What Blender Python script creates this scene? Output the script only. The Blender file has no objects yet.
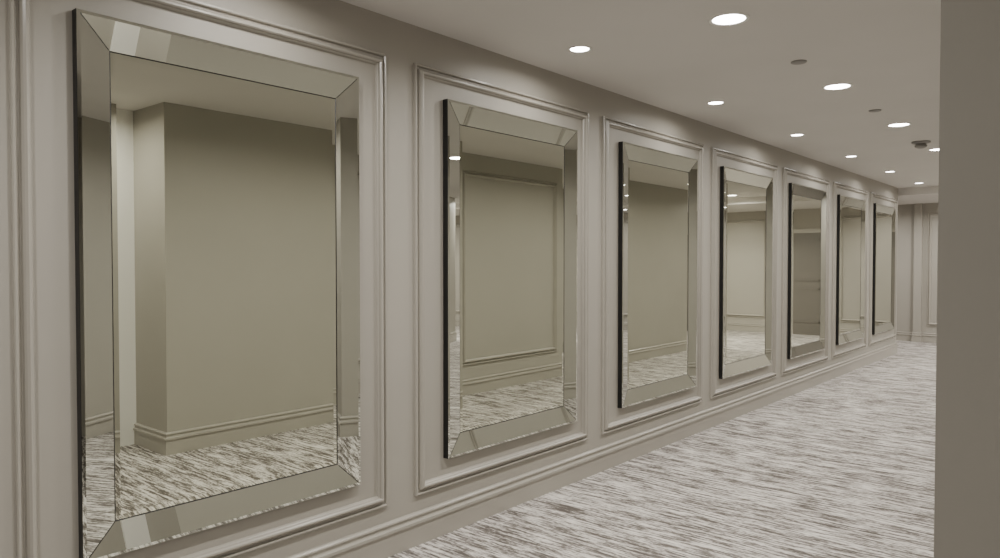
import bpy, bmesh, math
from mathutils import Vector
scene=bpy.context.scene
col=scene.collection

# ---------------- materials ----------------
def mat(name,color,rough=0.5,metal=0.0,bump=0.0,bscale=200,spec=0.5,var=0.0):
    m=bpy.data.materials.new(name); m.use_nodes=True
    nt=m.node_tree; b=nt.nodes['Principled BSDF']
    b.inputs['Base Color'].default_value=(*color,1)
    b.inputs['Roughness'].default_value=rough
    b.inputs['Metallic'].default_value=metal
    b.inputs['Specular IOR Level'].default_value=spec
    tc=nt.nodes.new('ShaderNodeTexCoord')
    if bump>0:
        n=nt.nodes.new('ShaderNodeTexNoise'); n.inputs['Scale'].default_value=bscale; n.inputs['Detail'].default_value=3
        nt.links.new(tc.outputs['Object'],n.inputs['Vector'])
        bp=nt.nodes.new('ShaderNodeBump'); bp.inputs['Strength'].default_value=bump; bp.inputs['Distance'].default_value=0.001
        nt.links.new(n.outputs['Fac'],bp.inputs['Height']); nt.links.new(bp.outputs['Normal'],b.inputs['Normal'])
    if var>0:
        n=nt.nodes.new('ShaderNodeTexNoise'); n.inputs['Scale'].default_value=1.3; n.inputs['Detail'].default_value=2
        nt.links.new(tc.outputs['Object'],n.inputs['Vector'])
        r=nt.nodes.new('ShaderNodeValToRGB')
        r.color_ramp.elements[0].position=0.3; r.color_ramp.elements[1].position=0.7
        r.color_ramp.elements[0].color=(*[c*(1-var) for c in color],1)
        r.color_ramp.elements[1].color=(*[min(1,c*(1+var)) for c in color],1)
        nt.links.new(n.outputs['Fac'],r.inputs['Fac']); nt.links.new(r.outputs['Color'],b.inputs['Base Color'])
    return m
WALL=(0.355,0.336,0.298)
M_wall=mat('greige_wall_paint',WALL,0.48,bump=0.15,bscale=260,spec=0.45,var=0.02)
M_trim=mat('greige_satin_trim',(0.37,0.35,0.31),0.26,spec=0.65,var=0.015)
M_ceil=mat('ceiling_paint',(0.64,0.62,0.60),0.8,bump=0.1,bscale=180,spec=0.2,var=0.02)
M_mirror=mat('silvered_glass',(0.72,0.735,0.635),0.0,1.0)
M_strip=mat('bevelled_strip_glass',(0.66,0.675,0.62),0.0,1.0)
M_black=mat('black_edge',(0.006,0.006,0.006),0.4)
M_seam=mat('mirror_seam',(0.015,0.015,0.013),0.3)
M_white=mat('white_gloss_paint',(0.85,0.84,0.81),0.4)
M_grey=mat('grey_plastic',(0.25,0.24,0.23),0.5)
M_door=mat('taupe_door',(0.15,0.137,0.12),0.4)
def emit(name,c,s):
    m=bpy.data.materials.new(name); m.use_nodes=True; nt=m.node_tree
    b=nt.nodes['Principled BSDF']; b.inputs['Base Color'].default_value=(0.8,0.8,0.8,1)
    b.inputs['Emission Color'].default_value=(*c,1); b.inputs['Emission Strength'].default_value=s
    return m
M_lens=emit('downlight_lens',(1,0.97,0.92),25)

def carpet():
    m=bpy.data.materials.new('streaked_carpet'); m.use_nodes=True; nt=m.node_tree
    N=nt.nodes.new; L=nt.links.new
    b=nt.nodes['Principled BSDF']; b.inputs['Roughness'].default_value=0.98; b.inputs['Specular IOR Level'].default_value=0.05
    tc=N('ShaderNodeTexCoord')
    def noise(sx,sy,detail=3,dist=0.0,rough=0.6,off=0):
        mp=N('ShaderNodeMapping'); mp.inputs['Scale'].default_value=(sx,sy,1); mp.inputs['Location'].default_value=(off,off*1.7,0)
        L(tc.outputs['Object'],mp.inputs['Vector'])
        n=N('ShaderNodeTexNoise'); n.inputs['Scale'].default_value=1; n.inputs['Detail'].default_value=detail
        n.inputs['Roughness'].default_value=rough; n.inputs['Distortion'].default_value=dist
        L(mp.outputs['Vector'],n.inputs['Vector']); return n.outputs['Fac']
    def math_(op,a,bb):
        k=N('ShaderNodeMath'); k.operation=op
        for i,v in enumerate((a,bb)):
            if isinstance(v,(int,float)): k.inputs[i].default_value=v
            else: L(v,k.inputs[i])
        return k.outputs[0]
    streak=noise(5.5,50,2,0.1,0.6)
    patch=noise(1.6,12,2,0.3,0.5,7)
    fine=noise(34,130,2,0,0.6,3)
    v=math_('ADD',math_('MULTIPLY',streak,0.54),math_('MULTIPLY',patch,0.24))
    v=math_('ADD',v,math_('MULTIPLY',fine,0.30))
    r=N('ShaderNodeValToRGB'); cr=r.color_ramp
    cr.elements[0].position=0.46; cr.elements[0].color=(0.11,0.098,0.089,1)
    cr.elements[1].position=0.63; cr.elements[1].color=(0.66,0.63,0.59,1)
    e=cr.elements.new(0.52); e.color=(0.235,0.216,0.2,1)
    e=cr.elements.new(0.56); e.color=(0.45,0.425,0.4,1)
    L(v,r.inputs['Fac']); L(r.outputs['Color'],b.inputs['Base Color'])
    bp=N('ShaderNodeBump'); bp.inputs['Strength'].default_value=0.5; bp.inputs['Distance'].default_value=0.004
    L(math_('ADD',noise(220,220,2,0,0.6,1),streak),bp.inputs['Height']); L(bp.outputs['Normal'],b.inputs['Normal'])
    return m
M_carpet=carpet()

# ---------------- mesh helpers ----------------
def obj(name,bm,mats,smooth=False,parent=None):
    bmesh.ops.recalc_face_normals(bm,faces=bm.faces[:])
    me=bpy.data.meshes.new(name); bm.to_mesh(me); bm.free()
    for m in mats: me.materials.append(m)
    if smooth:
        for p in me.polygons: p.use_smooth=True
    o=bpy.data.objects.new(name,me); col.objects.link(o)
    if parent: o.parent=parent
    return o
def addbox(bm,x0,x1,y0,y1,z0,z1,mi=0):
    vs=[bm.verts.new((x,y,z)) for x in (x0,x1) for y in (y0,y1) for z in (z0,z1)]
    for f in ((0,1,3,2),(4,6,7,5),(0,4,5,1),(2,3,7,6),(0,2,6,4),(1,5,7,3)):
        fc=bm.faces.new([vs[i] for i in f]); fc.material_index=mi
def box(name,b,m):
    bm=bmesh.new(); addbox(bm,*b); return obj(name,bm,[m])

H=2.686
# ---------------- shell ----------------
box('floor',(-2.0,5.2,-3.0,15.6,-0.1,0.0),M_carpet)
box('ceiling',(-2.0,5.2,-3.0,15.6,H,H+0.12),M_ceil)
box('wall_left',(-0.14,0.0,-3.0,13.25,0,H),M_wall)
box('wall_end',(-2.0,5.2,15.4,15.55,0,H),M_wall)
box('wall_end_pilaster',(-0.16,-0.03,15.33,15.4,0,H),M_wall)
box('wall_back',(-0.14,5.2,-3.15,-3.0,0,H),M_wall)
box('wall_recess_side',(-2.0,-1.9,13.25,15.4,0,H),M_wall)
box('wall_recess_return',(-2.0,-0.14,13.1,13.25,0,H),M_wall)
box('wall_right',(2.78,3.34,2.58,12.3,0,H),M_wall)
box('wall_alcove',(3.34,3.46,1.35,2.58,0,H),M_wall)
box('wall_entry',(2.58,4.2,1.2,1.35,0,H),M_wall)
box('wall_right_rear',(4.2,4.32,-3.0,1.35,0,H),M_wall)
box('wall_lobby_side',(5.0,5.12,12.15,15.4,0,H),M_wall)
box('wall_lobby_return',(3.34,5.0,12.15,12.3,0,H),M_wall)
box('ceiling_soffit',(-1.9,5.0,13.3,15.4,H-0.12,H),M_ceil)
box('trim_white_casing',(3.315,3.34,2.40,2.58,0,H),M_white)
# far door on the end wall, panelled, with casing
bm=bmesh.new()
addbox(bm,1.66,1.74,15.365,15.398,0,2.16,1); addbox(bm,2.64,2.72,15.365,15.398,0,2.16,1); addbox(bm,1.74,2.64,15.365,15.398,2.08,2.16,1)
addbox(bm,1.74,2.64,15.38,15.398,0,2.08,0)
for a,b in ((0.25,0.95),(1.1,1.95)):
    addbox(bm,1.86,2.52,15.37,15.381,a,a+0.03,0); addbox(bm,1.86,2.52,15.37,15.381,b-0.03,b,0)
    addbox(bm,1.86,1.89,15.37,15.381,a,b,0); addbox(bm,2.49,2.52,15.37,15.381,a,b,0)
obj('door_1',bm,[M_door,M_trim])

# ---------------- baseboards: mitred sweep ----------------
BP=[(0,0),(0.018,0),(0.018,0.112),(0.028,0.116),(0.028,0.130),(0.014,0.136),(0.010,0.152),(0.019,0.155),(0.018,0.163),(0.008,0.170),(0,0.172)]
def sweep(name,path,prof,m):
    bm=bmesh.new(); n=len(path); P=[Vector(p) for p in path]; rings=[]
    for i,p in enumerate(P):
        ds=[]
        if i>0: ds.append((P[i]-P[i-1]).normalized())
        if i<n-1: ds.append((P[i+1]-P[i]).normalized())
        ns=[Vector((-d.y,d.x)) for d in ds]
        if len(ns)==2:
            mv=(ns[0]+ns[1]); mv/= (1+ns[0].dot(ns[1]))
        else: mv=ns[0]
        rings.append([bm.verts.new((p.x+mv.x*o,p.y+mv.y*o,z)) for o,z in prof])
    for a,b in zip(rings,rings[1:]):
        for k in range(len(prof)-1):
            bm.faces.new((a[k],a[k+1],b[k+1],b[k]))
    bm.faces.new(rings[0]); bm.faces.new(rings[-1])
    return obj(name,bm,[m])
sweep('baseboard_left',[(-1.9,13.25),(0,13.25),(0,-3.0)],BP,M_trim)
sweep('baseboard_alcove',[(3.34,2.40),(3.34,1.35),(2.6,1.35)],[(-o,z) for o,z in BP],M_trim)
sweep('baseboard_right',[(3.315,2.58),(2.78,2.58),(2.78,12.3),(5.0,12.3)],BP,M_trim)
sweep('baseboard_end',[(1.66,15.4),(-0.03,15.4),(-0.03,15.33),(-0.16,15.33),(-0.16,15.4),(-1.9,15.4)],BP,M_trim)
sweep('baseboard_lobby',[(5.0,15.4),(2.72,15.4)],BP,M_trim)

# ---------------- rectangular frame sweep on a wall ----------------
def rings_frame(bm,to3,u0,u1,v0,v1,prof,mis,cap=None):
    prev=None
    for k,(ins,h) in enumerate(prof):
        r=[bm.verts.new(to3(u,v,h)) for u,v in ((u0+ins,v0+ins),(u1-ins,v0+ins),(u1-ins,v1-ins),(u0+ins,v1-ins))]
        if prev:
            for j in range(4):
                f=bm.faces.new((prev[j],prev[(j+1)%4],r[(j+1)%4],r[j])); f.material_index=mis[k-1]
        prev=r
    if cap is not None:
        f=bm.faces.new(prev); f.material_index=cap
PM=[(0,0),(0,0.012),(0.003,0.018),(0.010,0.019),(0.014,0.014),(0.015,0.004),(0.027,0.003),(0.028,0.014),(0.033,0.024),(0.040,0.031),(0.047,0.031),(0.052,0.025),(0.053,0.013),(0.058,0.009),(0.062,0.0)]
def panel(to3,u0,u1,v0,v1):
    bm=bmesh.new(); rings_frame(bm,to3,u0,u1,v0,v1,PM,[0]*20)
    obj('wall_panel_molding',bm,[M_trim])
left=lambda u,v,h:(h,u,v)
right=lambda u,v,h:(2.78-h,u,v)
endw=lambda u,v,h:(u,15.4-h,v)

def mirror(y0,y1,z0,z1):
    bm=bmesh.new()
    prof=[(0,0.0),(0,0.034),(0.001,0.036),(0.013,0.0378),(0.116,0.0125),(0.1205,0.0105),(0.138,0.0125)]
    rings_frame(bm,left,y0,y1,z0,z1,prof,[1,1,3,3,1,0],cap=0)
    def seam(a,b,w=0.0015):
        a=Vector(a); b=Vector(b); d=(b-a).normalized(); s=d.cross(Vector((1,0,0))).normalized()*w
        up=Vector((0.0008,0,0))
        v=[bm.verts.new(p) for p in (a-s+up,a+s+up,b+s+up,b-s+up)]
        f=bm.faces.new(v); f.material_index=2
    for yy,zz,sy,sz in ((y0,z0,1,1),(y1,z0,-1,1),(y1,z1,-1,-1),(y0,z1,1,-1)):
        seam((0.0378,yy+0.013*sy,zz+0.013*sz),(0.0125,yy+0.116*sy,zz+0.116*sz))
    obj('wall_mirror',bm,[M_mirror,M_black,M_seam,M_strip])
PER=1.79
OFF=[0.005,0.03,0.035,0,0,0,0]
for i in range(-2,7):
    p0=0.79+PER*i
    panel(left,p0,p0+1.6,0.257,2.493)
    if i>=0:
        m0=0.975+PER*i+OFF[i]
        mirror(m0,m0+1.222,0.412,2.342)
panel(right,5.84,7.62,0.33,2.49)
for a,b in ((0.05,1.5),(2.95,4.8)):
    panel(endw,a,b,0.30,2.40)

# ---------------- downlights ----------------
def lathe(bm,prof,c,seg=40,mis=None):
    prev=None
    for k,(r,z) in enumerate(prof):
        ring=[bm.verts.new((c[0]+r*math.cos(2*math.pi*j/seg),c[1]+r*math.sin(2*math.pi*j/seg),c[2]+z)) for j in range(seg)]
        if prev:
            for j in range(seg):
                f=bm.faces.new((prev[j],prev[(j+1)%seg],ring[(j+1)%seg],ring[j])); f.material_index=(mis[k-1] if mis else 0)
        prev=ring
    f=bm.faces.new(prev); f.material_index=(mis[-1] if mis else 0)
def downlight(x,y,rad,power,z=H):
    bm=bmesh.new()
    lathe(bm,[(rad*1.2,0),(rad*1.19,-0.004),(rad*1.08,-0.006),(rad,-0.004),(rad*0.97,-0.0025)],(0,0,0),mis=[0,0,0,0,1])
    o=obj('recessed_downlight',bm,[M_white,M_lens],True); o.location=(x,y,z)
    l=bpy.data.lights.new('lamp','AREA'); l.shape='DISK'; l.size=rad*1.95; l.energy=power; l.color=(1,0.96,0.895)
    l.spread=math.radians(165)
    lo=bpy.data.objects.new('lamp',l); col.objects.link(lo); lo.parent=o; lo.location=(0,0,-0.010)
for k in range(-2,6):
    y=3.5+1.83*k
    downlight(0.415,y-0.02,0.055,7)
    if k<5: downlight(1.27,y+0.04,0.082,27)
for x,y in ((1.27,-1.9),(3.3,-1.2)): downlight(x,y,0.08,9)
downlight(3.0,1.95,0.06,18)  # unseen alcove fill lamp, added to brighten the white casing strip
for x,y in ((3.9,13.0),(2.6,12.75)): downlight(x,y,0.08,75)
for x,y in ((3.6,14.4),(0.6,14.5),(-0.9,14.3)): downlight(x,y,0.08,20,H-0.12)

# ---------------- ceiling devices ----------------
for x,y in ((1.276,4.56),(1.266,6.40)):
    bm=bmesh.new(); lathe(bm,[(0.046,0),(0.046,-0.005),(0.040,-0.009),(0.02,-0.011)],(0,0,0))
    o=obj('sprinkler_cover',bm,[M_grey],True); o.location=(x,y,H)
bm=bmesh.new()
lathe(bm,[(0.085,0),(0.085,-0.012),(0.075,-0.018),(0.05,-0.02),(0.045,-0.034),(0.058,-0.038),(0.052,-0.055),(0.03,-0.066),(0.012,-0.07)],(0,0,0))
o=obj('smoke_detector',bm,[M_grey]); o.location=(1.23,8.35,H)

# ---------------- world, camera ----------------
w=bpy.data.worlds.new('World'); scene.world=w; w.use_nodes=True
w.node_tree.nodes['Background'].inputs[0].default_value=(0.5,0.48,0.45,1)
w.node_tree.nodes['Background'].inputs[1].default_value=0.2
cd=bpy.data.cameras.new('camera'); cam=bpy.data.objects.new('camera',cd); col.objects.link(cam)
cam.location=(2.78,0,1.467); cam.rotation_euler=(math.radians(90-1.256),0,math.radians(40.39))
cd.lens=26.28; cd.sensor_width=36; cd.clip_start=0.02
scene.camera=cam
